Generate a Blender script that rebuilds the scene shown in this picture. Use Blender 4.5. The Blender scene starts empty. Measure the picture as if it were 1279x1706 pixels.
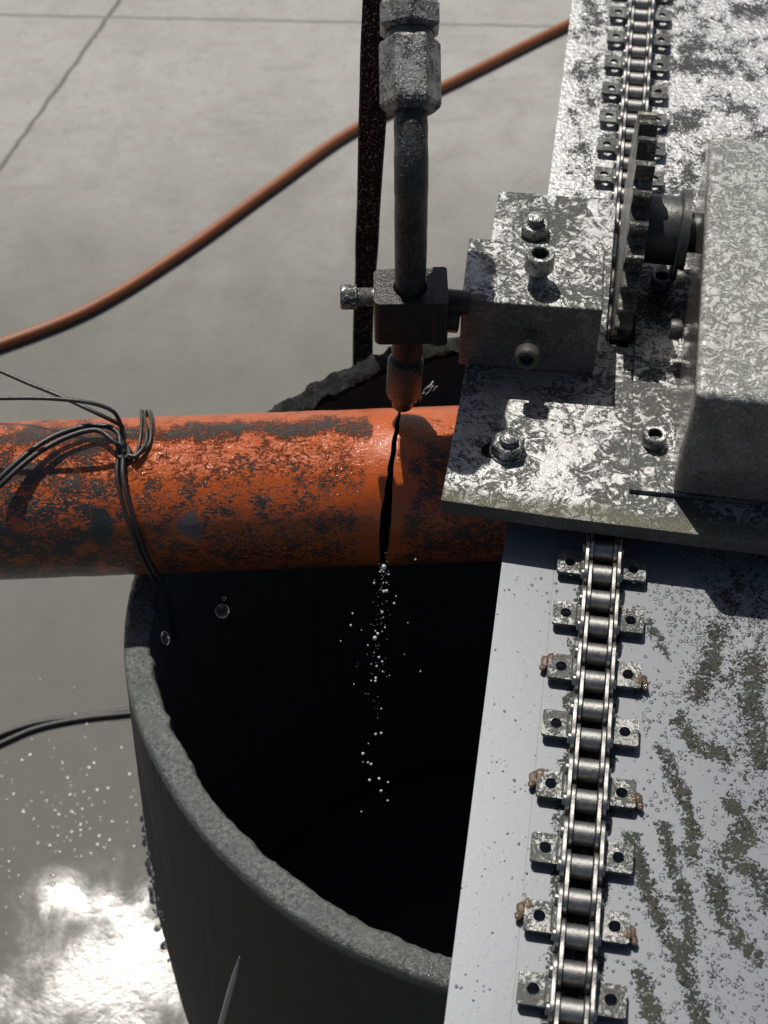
import bpy, bmesh, math, random
from mathutils import Vector, Matrix, noise
from mathutils.geometry import tessellate_polygon
random.seed(7)
R = math.radians
S = 0.001                                   # everything below is written in millimetres
sc = bpy.context.scene
col = sc.collection

# ------------------------------------------------------------------ camera, sky, sun, exposure
cam_d = bpy.data.cameras.new("camera"); cam = bpy.data.objects.new("camera", cam_d); col.objects.link(cam)
CAM_H = 467.57
cam.location = (0, 0, CAM_H * S)
PITCH, ROLL = R(51.289), R(-0.70)
f = Vector((0, math.cos(PITCH), -math.sin(PITCH)))
rt0 = Vector((1, 0, 0)); up0 = Vector((0, math.sin(PITCH), math.cos(PITCH)))
rt = rt0 * math.cos(ROLL) + up0 * math.sin(ROLL)
up = -rt0 * math.sin(ROLL) + up0 * math.cos(ROLL)
cam.rotation_euler = Matrix((rt, up, -f)).transposed().to_euler()
cam_d.sensor_fit = 'VERTICAL'; cam_d.sensor_height = 36; cam_d.lens = 36 * 2350 / 1706
cam_d.clip_start = 0.01; cam_d.clip_end = 500
cam_d.dof.use_dof = True; cam_d.dof.focus_distance = 0.585; cam_d.dof.aperture_fstop = 20
sc.camera = cam

SUN = Vector((-0.20, 0.52, 1.0)).normalized()
w = bpy.data.worlds.new("World"); sc.world = w; w.use_nodes = True
nt = w.node_tree
sky = nt.nodes.new("ShaderNodeTexSky"); sky.sky_type = 'NISHITA'; sky.sun_disc = False
sky.sun_elevation = math.asin(SUN.z); sky.sun_rotation = math.atan2(SUN.x, SUN.y) % (2 * math.pi)
sky.air_density = 1.0; sky.dust_density = 2.0
bg = nt.nodes["Background"]; bg.inputs[1].default_value = 0.05
nt.links.new(sky.outputs[0], bg.inputs[0])
sl = bpy.data.lights.new("sun", 'SUN'); sl.energy = 4.2; sl.angle = R(0.5); sl.color = (1, 0.95, 0.87)
so = bpy.data.objects.new("sun", sl); col.objects.link(so)
so.rotation_euler = SUN.to_track_quat('Z', 'Y').to_euler()
sc.view_settings.view_transform = 'Standard'; sc.view_settings.look = 'None'
sc.view_settings.exposure = 0.0; sc.view_settings.gamma = 1
sc.cycles.max_bounces = 8; sc.cycles.caustics_reflective = False; sc.cycles.caustics_refractive = False
sc.cycles.sample_clamp_indirect = 4

# ------------------------------------------------------------------ node helpers
class NT:
    def __init__(self, name):
        self.m = bpy.data.materials.new(name); self.m.use_nodes = True
        self.t = self.m.node_tree; self.b = self.t.nodes["Principled BSDF"]
    def put(self, sock, val):
        if val is None: return
        if hasattr(val, "is_linked") or isinstance(val, bpy.types.NodeSocket): self.t.links.new(val, sock)
        elif isinstance(val, (tuple, list)) and len(val) == 3 and sock.type == 'RGBA': sock.default_value = (*val, 1)
        else: sock.default_value = val
    def coords(self, scale=(1, 1, 1), rot=(0, 0, 0), rnd=False):
        tc = self.t.nodes.new("ShaderNodeTexCoord")
        mp = self.t.nodes.new("ShaderNodeMapping")
        mp.inputs["Scale"].default_value = tuple(1000 * k for k in scale)
        mp.inputs["Rotation"].default_value = rot
        src = tc.outputs["Object"]
        if rnd:
            oi = self.t.nodes.new("ShaderNodeObjectInfo")
            v = self.t.nodes.new("ShaderNodeVectorMath"); v.operation = 'ADD'
            self.t.links.new(src, v.inputs[0]); self.t.links.new(oi.outputs["Random"], v.inputs[1]); src = v.outputs[0]
        self.t.links.new(src, mp.inputs[0]); return mp.outputs[0]
    def noise(self, co, size, detail=4, rough=.55, dist=0.0, out=0):
        n = self.t.nodes.new("ShaderNodeTexNoise"); self.put(n.inputs["Vector"], co)
        n.inputs["Scale"].default_value = 1.0 / size; n.inputs["Detail"].default_value = detail
        n.inputs["Roughness"].default_value = rough; n.inputs["Distortion"].default_value = dist
        return n.outputs[out]
    def voro(self, co, size, feat='F1', rnd=1.0):
        n = self.t.nodes.new("ShaderNodeTexVoronoi"); self.put(n.inputs["Vector"], co); n.feature = feat
        n.inputs["Scale"].default_value = 1.0 / size; n.inputs["Randomness"].default_value = rnd
        return n
    def math(self, op, a, b=0.0, c=None, clamp=False):
        n = self.t.nodes.new("ShaderNodeMath"); n.operation = op; n.use_clamp = clamp
        self.put(n.inputs[0], a); self.put(n.inputs[1], b)
        if c is not None: self.put(n.inputs[2], c)
        return n.outputs[0]
    def step(self, v, lo, hi, a=0.0, b=1.0):
        n = self.t.nodes.new("ShaderNodeMapRange"); n.interpolation_type = 'SMOOTHSTEP'
        self.put(n.inputs[0], v); n.inputs[1].default_value = lo; n.inputs[2].default_value = hi
        n.inputs[3].default_value = a; n.inputs[4].default_value = b
        return n.outputs[0]
    def mix(self, fac, a, b):
        n = self.t.nodes.new("ShaderNodeMix"); n.data_type = 'RGBA'
        self.put(n.inputs[0], fac); self.put(n.inputs[6], a); self.put(n.inputs[7], b); return n.outputs[2]
    def mixf(self, fac, a, b):
        n = self.t.nodes.new("ShaderNodeMix"); n.data_type = 'FLOAT'
        self.put(n.inputs[0], fac); self.put(n.inputs[2], a); self.put(n.inputs[3], b); return n.outputs[0]
    def attr(self, name):
        n = self.t.nodes.new("ShaderNodeAttribute"); n.attribute_name = name; return n.outputs["Fac"]
    def bump(self, height, dist_mm, strength=1.0, normal=None):
        n = self.t.nodes.new("ShaderNodeBump"); n.inputs["Strength"].default_value = strength
        n.inputs["Distance"].default_value = dist_mm * S; self.put(n.inputs["Height"], height)
        if normal is not None: self.t.links.new(normal, n.inputs["Normal"])
        return n.outputs[0]
    def out(self, color=None, rough=None, metal=None, normal=None, **kw):
        b = self.b
        self.put(b.inputs["Base Color"], color); self.put(b.inputs["Roughness"], rough); self.put(b.inputs["Metallic"], metal)
        if normal is not None: self.t.links.new(normal, b.inputs["Normal"])
        for k, v in kw.items(): self.put(b.inputs[k.replace('_', ' ')], v)
        return self.m

def splash_metal(name, clean=(.47, .47, .455), dirt=(.028, .03, .027), blob=4.0, cover=.5, cr=.36, film=.4, grain=.8, rnd=False, metal=.75, side_brown=True, band=False):
    """bare steel under a wet film of grey cutting sand; side faces can turn an even brown"""
    n = NT(name); co = n.coords(rnd=rnd)
    a = n.noise(co, blob * 1.5, 6, .68, 1.0)
    b = n.noise(co, grain * 1.5, 4, .7, .4)
    c = n.noise(co, blob * 6, 3, .55)
    r1 = n.math('MULTIPLY', n.math('ABSOLUTE', n.math('SUBTRACT', n.noise(co, blob * 1.25, 5, .62, 1.3), .5)), 4.2)
    r2 = n.math('MULTIPLY', n.math('ABSOLUTE', n.math('SUBTRACT', n.noise(co, blob * .5, 4, .65, .8), .5)), 3.2)
    v = n.math('ADD', n.math('MULTIPLY', r1, .62), n.math('MULTIPLY', r2, .38))
    v = n.math('ADD', v, n.math('MULTIPLY', n.math('SUBTRACT', b, .5), .48))
    v = n.math('ADD', v, n.math('ADD', n.math('MULTIPLY', n.math('SUBTRACT', .5, c), 1.0), n.math('MULTIPLY', n.math('SUBTRACT', .5, a), .55)))
    m = n.step(v, cover * .36 - .13, cover * .36 + .13, 1, 0)          # 1 = sand film
    tint = n.noise(co, blob * 3, 3)
    dcol = n.mix(tint, dirt, tuple(k * 2.4 for k in dirt))
    ccol = n.mix(n.noise(co, blob * 1.2, 5, .7), tuple(k * .55 for k in clean), clean)
    g = n.noise(co, grain, 4, .75)
    h = n.math('ADD', n.math('MULTIPLY', m, .4), n.math('MULTIPLY', g, .7))
    h = n.math('ADD', h, n.math('MULTIPLY', n.noise(co, blob * .6, 4, .6, .6), .9))
    nm = n.bump(h, film, 1.0)
    cc, rr, mm = n.mix(m, ccol, dcol), n.mixf(m, cr, .4), n.mixf(m, metal, .1)
    if band:                                                # olive silt left along the front edge
        sy = n.t.nodes.new("ShaderNodeSeparateXYZ"); n.t.links.new(co, sy.inputs[0])
        bf = n.step(n.math('ADD', sy.outputs[1], n.math('MULTIPLY', n.math('SUBTRACT', n.noise(co, 16, 5, .6), .5), 16)), -91, -85, .88, 0)
        cc = n.mix(bf, cc, n.mix(b, (.05, .053, .032), (.15, .15, .10))); mm = n.mixf(bf, mm, .1); rr = n.mixf(bf, rr, .42)
    if side_brown:  # side faces take an even brown
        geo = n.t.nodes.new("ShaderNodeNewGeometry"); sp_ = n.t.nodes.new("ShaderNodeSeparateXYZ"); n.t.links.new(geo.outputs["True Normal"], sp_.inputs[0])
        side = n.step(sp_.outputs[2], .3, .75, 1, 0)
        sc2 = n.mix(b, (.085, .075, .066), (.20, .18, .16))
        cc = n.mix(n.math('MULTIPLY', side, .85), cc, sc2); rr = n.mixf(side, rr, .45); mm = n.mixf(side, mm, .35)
    return n.out(cc, rr, mm, nm, Specular_IOR_Level=n.mixf(m, .5, .2), Coat_Weight=n.mixf(m, .45, .2), Coat_Roughness=.12, Coat_Normal=nm)

def plain(name, colr, rough=.5, metal=0.0, size=3.0, var=.35, bump=.15, rnd=False, **kw):
    n = NT(name); co = n.coords(rnd=rnd)
    a = n.noise(co, size, 5, .6, .4)
    nm = n.bump(n.noise(co, size * .35, 4, .65), bump, .7)
    return n.out(n.mix(a, tuple(k * (1 - var) for k in colr), tuple(min(1, k * (1 + var)) for k in colr)), n.mixf(a, rough * .8, min(1, rough * 1.2)), metal, nm, **kw)

# ------------------------------------------------------------------ materials
M = {}
M['deck'] = splash_metal("wet_spattered_steel", blob=5.6, cover=.5, band=True)
M['block'] = splash_metal("wet_spattered_block", blob=5.0, cover=.48)
M['bolt'] = splash_metal("bolt_steel", clean=(.55, .55, .53), blob=3, cover=.40, cr=.3, film=.2, grain=.6, rnd=True, side_brown=False)
M['fit'] = splash_metal("fitting_steel", clean=(.36, .37, .35), dirt=(.02, .02, .019), blob=2.0, cover=.50, cr=.3, film=.22, grain=.7, side_brown=False)
M['shaded'] = plain('shaded_screw', (.09, .085, .078), .4, .5, size=2.5, var=.6, bump=.3)  # front screw's shade put into the base colour; the cover's side screws share it
M['gear'] = splash_metal("sprocket_steel", clean=(.22, .215, .18), dirt=(.02, .02, .018), blob=2.5, cover=.55, cr=.35, film=.3, side_brown=False)

def housing_mat():
    n = NT("muddy_grey_cover"); co = n.coords()
    a = n.noise(co, 6.5, 7, .7, 1.2); g = n.noise(co, 1.1, 4, .65)
    rn = n.math('MULTIPLY', n.math('ABSOLUTE', n.math('SUBTRACT', n.noise(co, 5, 5, .62, 1.2), .5)), 4)
    m = n.step(n.math('ADD', n.math('ADD', rn, n.math('MULTIPLY', n.math('SUBTRACT', a, .5), -1.2)), n.math('MULTIPLY', n.math('SUBTRACT', g, .5), 1.1)), -.12, .5)
    big = n.noise(co, 30, 3)
    c = n.mix(m, n.mix(g, (.06, .062, .05), (.16, .16, .135)), n.mix(big, (.40, .405, .365), (.56, .56, .53)))
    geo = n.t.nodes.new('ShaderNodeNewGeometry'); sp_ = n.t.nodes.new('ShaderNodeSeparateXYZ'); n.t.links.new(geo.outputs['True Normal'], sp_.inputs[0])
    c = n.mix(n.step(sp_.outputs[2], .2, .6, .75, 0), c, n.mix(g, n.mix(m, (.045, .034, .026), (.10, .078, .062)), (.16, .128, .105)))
    h = n.math('ADD', n.math('MULTIPLY', m, .7), n.math('MULTIPLY', g, .8))
    return n.out(c, n.mixf(m, .42, .28), n.mixf(m, .0, .3), n.bump(h, .30, .9), Specular_IOR_Level=.6, Coat_Weight=.9, Coat_Roughness=.1)
M['housing'] = housing_mat()

def plate_mat():
    n = NT("wet_rail_steel"); co = n.coords()
    mud = n.attr("mud"); beads = n.attr("beads"); wave_glint = n.attr("wave_glint")
    a = n.noise(co, 4.2, 6, .65, 1.1); g = n.noise(co, .9, 3, .65)
    rg = n.math('MULTIPLY', n.math('ABSOLUTE', n.math('SUBTRACT', n.noise(co, 3.4, 5, .62, 1.2), .5)), 3.6)
    v = n.math('ADD', mud, n.math('ADD', n.math('MULTIPLY', n.math('SUBTRACT', a, .5), n.mixf(wave_glint, 1.5, 1.1)), n.math('MULTIPLY', n.math('SUBTRACT', g, .5), 1.3)))
    v = n.math('ADD', v, n.math('MULTIPLY', n.math('SUBTRACT', .38, rg), n.mixf(wave_glint, .25, .42)))
    m = n.step(v, .42, .55)
    ln = n.step(n.math('ABSOLUTE', n.math('ADD', n.attr('across'), 18.9)), .12, .3, .5, 0)
    dv = n.t.nodes.new('ShaderNodeVectorMath'); dv.operation = 'MULTIPLY_ADD'; n.t.links.new(n.noise(co, 2.2, 3, .6, 0, 1), dv.inputs[0]); dv.inputs[1].default_value = (1.6, 1.6, 0); n.t.links.new(co, dv.inputs[2])
    vo = n.voro(dv.outputs[0], 1.9)
    cellr = n.math('MULTIPLY_ADD', n.t.nodes.new("ShaderNodeSeparateColor").outputs[0], 0, 0) if False else None
    sep = n.t.nodes.new("ShaderNodeSeparateColor"); n.t.links.new(vo.outputs["Color"], sep.inputs[0])
    rad = n.step(n.math('ADD', sep.outputs[0], n.math('SUBTRACT', beads, 1.0)), 0.0, .75, 0.0, .5)
    dome = n.math('SUBTRACT', n.math('MULTIPLY', rad, rad), n.math('MULTIPLY', vo.outputs["Distance"], vo.outputs["Distance"]))
    dome = n.math('SQRT', n.math('MAXIMUM', dome, 0.0))
    ring = n.step(dome, .0, .12)
    brushed = n.noise(n.coords((.25, 6, 1), (0, 0, R(8))), 1.0, 2, .5)
    steel = n.mix(brushed, (.142, .152, .170), (.185, .196, .216))
    steel = n.mix(ln, steel, (.08, .08, .09))
    steel = n.mix(wave_glint, steel, (.56, .56, .55))  # upper stretch paler: sun glint on the wet film put into the colour
    sand = n.mix(n.noise(co, 9, 3), (.02, .021, .017), (.06, .058, .045))
    sand = n.mix(n.step(n.noise(co, 14, 2), .5, .66), sand, (.04, .052, .032))
    sand = n.mix(wave_glint, sand, (.06, .061, .058))  # film greyer up there, sky reflection put into its colour
    h = n.math('ADD', n.math('MULTIPLY', n.step(dome, 0, .38), 1.5), n.math('MULTIPLY', m, .22))
    h = n.math('ADD', h, n.math('MULTIPLY', n.math('MULTIPLY', g, m), .45))
    h = n.math('ADD', h, n.math('MULTIPLY', n.math('MULTIPLY', n.noise(co, 2.6, 4, .6, .8), wave_glint), 1.5))
    nm = n.bump(h, .62, 1.0)
    return n.out(n.mix(m, steel, sand), n.mixf(m, n.mixf(wave_glint, .46, .40), n.mixf(wave_glint, .6, .35)), n.mixf(m, n.mixf(wave_glint, .30, .7), .05), nm, Specular_IOR_Level=n.mixf(m, .5, .15))
M['plate'] = plate_mat()

def pipe_mat():
    n = NT("orange_paint_with_sand"); co = n.coords()
    mud = n.attr("mud"); clean = n.attr("washed"); rip = n.attr("ripple_shade")
    a = n.noise(co, 4.6, 7, .66, .8); g = n.noise(co, .9, 3, .65, .2)
    cx = n.coords((.5, 1, 1))
    rp = n.noise(cx, 2.6, 6, .68, 1.4); big = n.noise(co, 14, 3, .55, .5)
    wr = n.math('MULTIPLY', n.math('ABSOLUTE', n.math('SUBTRACT', n.noise(cx, 3.6, 6, .66, 1.5), .5)), 4.0)
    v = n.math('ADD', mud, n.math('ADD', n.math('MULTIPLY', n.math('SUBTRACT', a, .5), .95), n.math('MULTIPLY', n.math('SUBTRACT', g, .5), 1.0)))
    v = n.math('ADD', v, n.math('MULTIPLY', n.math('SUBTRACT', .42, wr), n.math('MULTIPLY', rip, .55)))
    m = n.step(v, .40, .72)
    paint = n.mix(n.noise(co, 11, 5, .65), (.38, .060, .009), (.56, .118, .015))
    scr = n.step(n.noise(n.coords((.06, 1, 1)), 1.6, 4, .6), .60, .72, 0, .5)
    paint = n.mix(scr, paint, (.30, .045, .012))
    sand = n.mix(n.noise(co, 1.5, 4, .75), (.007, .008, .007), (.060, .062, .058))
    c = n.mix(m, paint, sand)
    bl = n.step(n.math('ADD', n.attr("scuff"), n.math('MULTIPLY', n.math('SUBTRACT', a, .5), 1.2)), .45, .75, 0, .85)
    c = n.mix(bl, c, (.085, .09, .105))
    cl = n.math('SUBTRACT', 1.0, n.math('MULTIPLY', clean, .55))
    h = n.math('ADD', n.math('MULTIPLY', m, .9), n.math('MULTIPLY', g, n.mixf(m, .5, 2.1)))
    h = n.math('ADD', h, n.math('MULTIPLY', rp, 1.7))
    nm = n.bump(n.math('MULTIPLY', n.math('MULTIPLY', h, cl), n.attr('relief')), .5, 1.0)
    return n.out(c, n.mixf(m, .3, .35), 0.0, nm, Specular_IOR_Level=.3, Coat_Weight=.6, Coat_Roughness=.07, Coat_Normal=nm)
M['pipe'] = pipe_mat()
M['pipe_in'] = plain("pipe_bore", (.02, .02, .018), .6)
M['kerf'] = plain("fresh_cut_edge", (.12, .12, .12), .35, .8)

GZ_MM = -600.0
def concrete_mat():
    n = NT("yard_concrete"); tc = n.coords(); 
    a = n.noise(tc, 420, 6, .6, .4); b = n.noise(tc, 75, 8, .72, .5); g = n.noise(tc, 5, 3, .7)
    st = n.noise(n.coords((1, 3.2, 1), (0, 0, R(12))), 110, 5, .65, .8)
    c = n.mix(a, (.31, .306, .292), (.385, .376, .355))
    c = n.mix(n.step(b, .36, .70), c, (.295, .287, .268))
    c = n.mix(n.step(st, .52, .74, 0, .5), c, (.235, .225, .2))
    c = n.mix(n.step(n.noise(tc, 9, 5, .75), .52, .72, 0, .55), c, (.2, .19, .165))
    sep = n.t.nodes.new("ShaderNodeSeparateXYZ"); n.t.links.new(tc, sep.inputs[0])
    X, Y = sep.outputs[0], sep.outputs[1]
    wob = n.math('MULTIPLY', n.math('SUBTRACT', n.noise(tc, 25, 3), .5), 9)
    # two sawn joints of the slab
    j1 = n.math('ABSOLUTE', n.math('ADD', n.math('ADD', Y, n.math('MULTIPLY', X, .0591)), n.math('SUBTRACT', wob, 1697.7)))
    j2 = n.math('ABSOLUTE', n.math('ADD', n.math('SUBTRACT', X, n.math('MULTIPLY', Y, .2904)), n.math('ADD', wob, 864.4)))
    j = n.math('MAXIMUM', n.step(j1, .8, 4.5, .75, 0), n.step(j2, 1.2, 5.2, 1, 0))
    c = n.mix(n.math('MULTIPLY', j, .82), c, (.075, .07, .062))
    # wet ground round the barrel; the wider slab darkens towards the near side
    wn = n.noise(tc, 190, 4, .6, .5)
    d = n.math('ADD', Y, n.math('MULTIPLY', n.math('SUBTRACT', wn, .5), 520))
    near_dark = n.step(d, 1000, 1620, 1, 0)
    wet = n.step(d, 560, 900, 1, 0)
    c = n.mix(n.math('MULTIPLY', near_dark, .80), c, (.105, .103, .086))
    c = n.mix(n.math('MULTIPLY', wet, .75), c, n.mix(n.noise(tc, 40, 5, .6), (.045, .047, .041), (.09, .088, .076)))
    vd_ = n.t.nodes.new('ShaderNodeVectorMath'); vd_.operation = 'DISTANCE'; n.t.links.new(tc, vd_.inputs[0]); vd_.inputs[1].default_value = (-208, 402, GZ_MM)
    pd = n.math('ADD', vd_.outputs['Value'], n.math('MULTIPLY', n.math('SUBTRACT', n.noise(tc, 60, 6, .62, .4), .5), 260))
    pool = n.step(pd, 25, 125, 1, 0)
    rip = n.noise(tc, 7, 3, .6); h = n.math('ADD', n.math('MULTIPLY', g, .8), n.math('MULTIPLY', b, 2.0)); h = n.math('ADD', h, n.math('MULTIPLY', n.noise(tc, 11, 4, .6), 1.0))
    nm = n.bump(n.math('MULTIPLY', h, n.math('SUBTRACT', 1.0, n.math('MULTIPLY', pool, .72))), .8, .7)
    return n.out(c, n.mixf(pool, n.mixf(wet, n.mixf(near_dark, .85, .80), .68), .25), 0.0, nm, Specular_IOR_Level=.5)
M['ground'] = concrete_mat()

def barrel_mat():
    n = NT("barrel_wall"); co = n.coords()
    sep = n.t.nodes.new("ShaderNodeSeparateXYZ"); n.t.links.new(n.t.nodes.new("ShaderNodeNewGeometry").outputs["Normal"], sep.inputs[0])
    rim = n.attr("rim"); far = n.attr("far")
    g = n.noise(co, 1.3, 4, .75); b = n.noise(co, 9, 4, .6)
    g2 = n.noise(co, 1.7, 3, .8)
    sandc = n.mix(n.step(g2, .32, .68), (.016, .021, .018), (.135, .158, .142))
    sandc = n.mix(n.step(b, .45, .7), sandc, (.06, .075, .067))
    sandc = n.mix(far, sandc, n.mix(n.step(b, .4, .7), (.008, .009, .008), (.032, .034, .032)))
    wall = n.mix(n.noise(n.coords((1, 1, .2)), 6, 4), (.018, .017, .016), (.045, .042, .039))
    c = n.mix(rim, wall, sandc)
    h = n.math('ADD', n.math('MULTIPLY', g, .8), n.math('MULTIPLY', b, .8))
    h = n.math('ADD', h, n.math('MULTIPLY', n.math('MULTIPLY', n.noise(n.coords((1, 1, 1)), 4, 5, .7), far), 3.0))
    nm = n.bump(h, 1.1, .9)
    return n.out(c, n.mixf(rim, .6, n.mixf(far, .4, .6)), 0.0, nm, Specular_IOR_Level=n.mixf(far, .5, .15), Coat_Weight=n.math('MULTIPLY', rim, n.mixf(far, .8, .25)), Coat_Roughness=.1, Coat_Normal=nm)
M['barrel'] = barrel_mat()
M['barrel_in'] = plain("barrel_inside", (.09, .106, .11), .7, Specular_IOR_Level=.4)
M['hose'] = plain("orange_hose_rubber", (.24, .078, .026), .5, size=20, var=.25, bump=.3)
M['wire'] = plain("black_wire_sheath", (.022, .022, .022), .42, size=4, bump=.25)
M['wire2'] = plain("grey_steel_wire", (.06, .06, .055), .4, .3, size=4, bump=.25)
M['tube'] = splash_metal('black_lance_tube', clean=(.03, .03, .029), dirt=(.008, .008, .008), blob=3, cover=.55, cr=.35, film=.3, metal=.2, side_brown=False)
M['clamp'] = plain("oily_dark_clamp", (.026, .025, .024), .24, .5, size=3, var=.8, bump=.4)
M['noz'] = splash_metal('gritty_nozzle_pipe_reflection', clean=(.17, .11, .065), dirt=(.02, .018, .015), blob=2.2, cover=.6, cr=.3, film=.3, grain=.7, metal=.8, side_brown=False)  # coppery tone is the orange pipe's reflection, put into the base colour
M['dark'] = plain("dark_hub", (.085, .088, .082), .36, .5, size=4, var=.5, bump=.3)
M['chain'] = plain("worn_chain_steel", (.31, .30, .285), .38, 1.0, size=2.0, var=.6, bump=.14, rnd=True)
M['roller'] = plain("worn_roller_steel", (.26, .256, .245), .46, 1.0, size=1.6, var=.65, bump=.2, rnd=True)
M['tab'] = splash_metal('worn_tab_steel', clean=(.22, .225, .215), dirt=(.03, .032, .03), blob=2.6, cover=.5, cr=.36, film=.25, grain=.8, rnd=True, side_brown=False)
M['pin'] = plain("pin_steel", (.4, .4, .38), .3, 1.0, size=2, rnd=True)
M['weld'] = plain("rusty_weld", (.12, .082, .055), .1, .1, size=1.0, var=.8, bump=.3, rnd=True)
M['rod'] = plain("galvanised_rod", (.45, .45, .43), .5, .2, size=2, var=.4)
def strap_mat():
    n = NT("spray_flecked_rubber"); co = n.coords((1, 1, .6))
    g = n.noise(co, .85, 2, .5); m = n.step(g, .60, .66)
    return n.out(n.mix(m, (.0045, .005, .005), (.30, .30, .29)), n.mixf(m, .5, .2), 0.0, n.bump(g, .8, .8), Specular_IOR_Level=n.mixf(m, .2, .6))
M['strap'] = strap_mat()
def water_mat(name, rough=0.0, base=(1, 1, 1), tr=1.0):
    n = NT(name); return n.out(base, rough, 0.0, None, IOR=1.33, Transmission_Weight=tr, Specular_IOR_Level=.6)
M['water'] = water_mat("clear_water")
M['wetdome'] = plain('wet_bubbles', (.17, .168, .155), .2, size=6, var=.2, bump=.01, Specular_IOR_Level=.7)
M['foam'] = water_mat("churned_water", .12, (.95, .96, .97), .45)
M['bead'] = water_mat('clinging_water', .06, (1, 1, 1), .8)

# ------------------------------------------------------------------ geometry helpers (mm)
def link(name, verts, faces, mat, parent=None, smooth=False, sharp=None, bevel=0.0):
    base = Vector((0, 0, 0))
    if parent is not None:
        top = parent
        while top.parent: top = top.parent
        inv = top.matrix_world.inverted() if top.type == 'EMPTY' or top.parent is None else Matrix()
        vs = [inv @ (Vector(v) * S) for v in verts]
    else:
        base = sum((Vector(v) for v in verts), Vector()) / len(verts)
        zmin = min(v[2] for v in verts); base.z = zmin
        vs = [(Vector(v) - base) * S for v in verts]
    me = bpy.data.meshes.new(name); me.from_pydata([tuple(v) for v in vs], [], faces); me.update()
    bm = bmesh.new(); bm.from_mesh(me); bmesh.ops.recalc_face_normals(bm, faces=bm.faces)
    bm.to_mesh(me); bm.free()
    ms = mat if isinstance(mat, (list, tuple)) else [mat]
    for m_ in ms: me.materials.append(m_)
    if smooth:
        for p in me.polygons: p.use_smooth = True
        try: me.set_sharp_from_angle(angle=R(sharp or 40))
        except Exception: pass
    o = bpy.data.objects.new(name, me); col.objects.link(o)
    if parent is not None: o.parent = parent
    else: o.location = base * S
    if bevel:
        b = o.modifiers.new("bevel", 'BEVEL'); b.width = bevel * S; b.segments = 3; b.limit_method = 'ANGLE'; b.angle_limit = R(35); b.harden_normals = bool(smooth and sharp and sharp > 180); b.segments = 5 if b.harden_normals else 3
    return o
def tag(o, label=None, cat=None, group=None, kind=None):
    if label: o['label'] = label
    if cat: o['category'] = cat
    if group: o['group'] = group
    if kind: o['kind'] = kind
    return o
def thing(name, loc, label, cat, group=None, rotz=0.0):
    o = bpy.data.objects.new(name, None); col.objects.link(o); o.empty_display_size = .01
    o.location = Vector(loc) * S; o.rotation_euler = (0, 0, rotz)
    o.matrix_world = Matrix.Translation(Vector(loc) * S) @ Matrix.Rotation(rotz, 4, 'Z')
    return tag(o, label, cat, group)
class MB:
    def __init__(self): self.v = []; self.f = []
    def add(self, vs, fs):
        k = len(self.v); self.v += [tuple(x) for x in vs]; self.f += [tuple(i + k for i in q) for q in fs]; return self
    def build(self, name, mat, parent=None, **kw): return link(name, self.v, self.f, mat, parent, **kw)
YAW = R(9.227)
U = Vector((math.sin(YAW), math.cos(YAW), 0)); V = Vector((math.cos(YAW), -math.sin(YAW), 0)); O = Vector((84.44, 316.65, 0))
def mp(a, b, z): return O + V * a + U * b + Vector((0, 0, z))      # machine frame: a across the rail, b along it
def frame(axis):
    axis = Vector(axis).normalized(); t = Vector((0, 0, 1)) if abs(axis.z) < .9 else Vector((0, 1, 0))
    x = axis.cross(t).normalized(); return axis, x, axis.cross(x).normalized()
def lathe(mb, p, axis, prof, n=28, hexa=False, rot=0.0, xref=None):
    """prof = [(distance along axis, radius)...], closed with caps where the radius is 0"""
    ax, x, y = frame(axis)
    if xref is not None:
        x = (Vector(xref) - ax * Vector(xref).dot(ax)).normalized(); y = ax.cross(x)
    k0 = len(mb.v); rings = []
    for d, r in prof:
        c = Vector(p) + ax * d
        if r <= 1e-6: mb.v.append(tuple(c)); rings.append([len(mb.v) - 1])
        else:
            ids = []
            for i in range(n):
                t = 2 * math.pi * i / n + rot; mb.v.append(tuple(c + x * (r * math.cos(t)) + y * (r * math.sin(t)))); ids.append(len(mb.v) - 1)
            rings.append(ids)
    for A, B in zip(rings, rings[1:]):
        if len(A) == 1 and len(B) == 1: continue
        for i in range(n):
            j = (i + 1) % n
            if len(A) == 1: mb.f.append((A[0], B[i], B[j]))
            elif len(B) == 1: mb.f.append((A[i], A[j], B[0]))
            else: mb.f.append((A[i], A[j], B[j], B[i]))
    return mb
def smoothpath(pts, sub=6):
    P_ = [Vector(p) for p in pts]; out = []
    for i in range(len(P_) - 1):
        p0 = P_[max(i - 1, 0)]; p1 = P_[i]; p2 = P_[i + 1]; p3 = P_[min(i + 2, len(P_) - 1)]
        for k in range(sub):
            t = k / sub
            out.append(.5 * ((2 * p1) + (p2 - p0) * t + (2 * p0 - 5 * p1 + 4 * p2 - p3) * t * t + (3 * p1 - p0 - 3 * p2 + p3) * t ** 3))
    out.append(P_[-1]); return out
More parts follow.
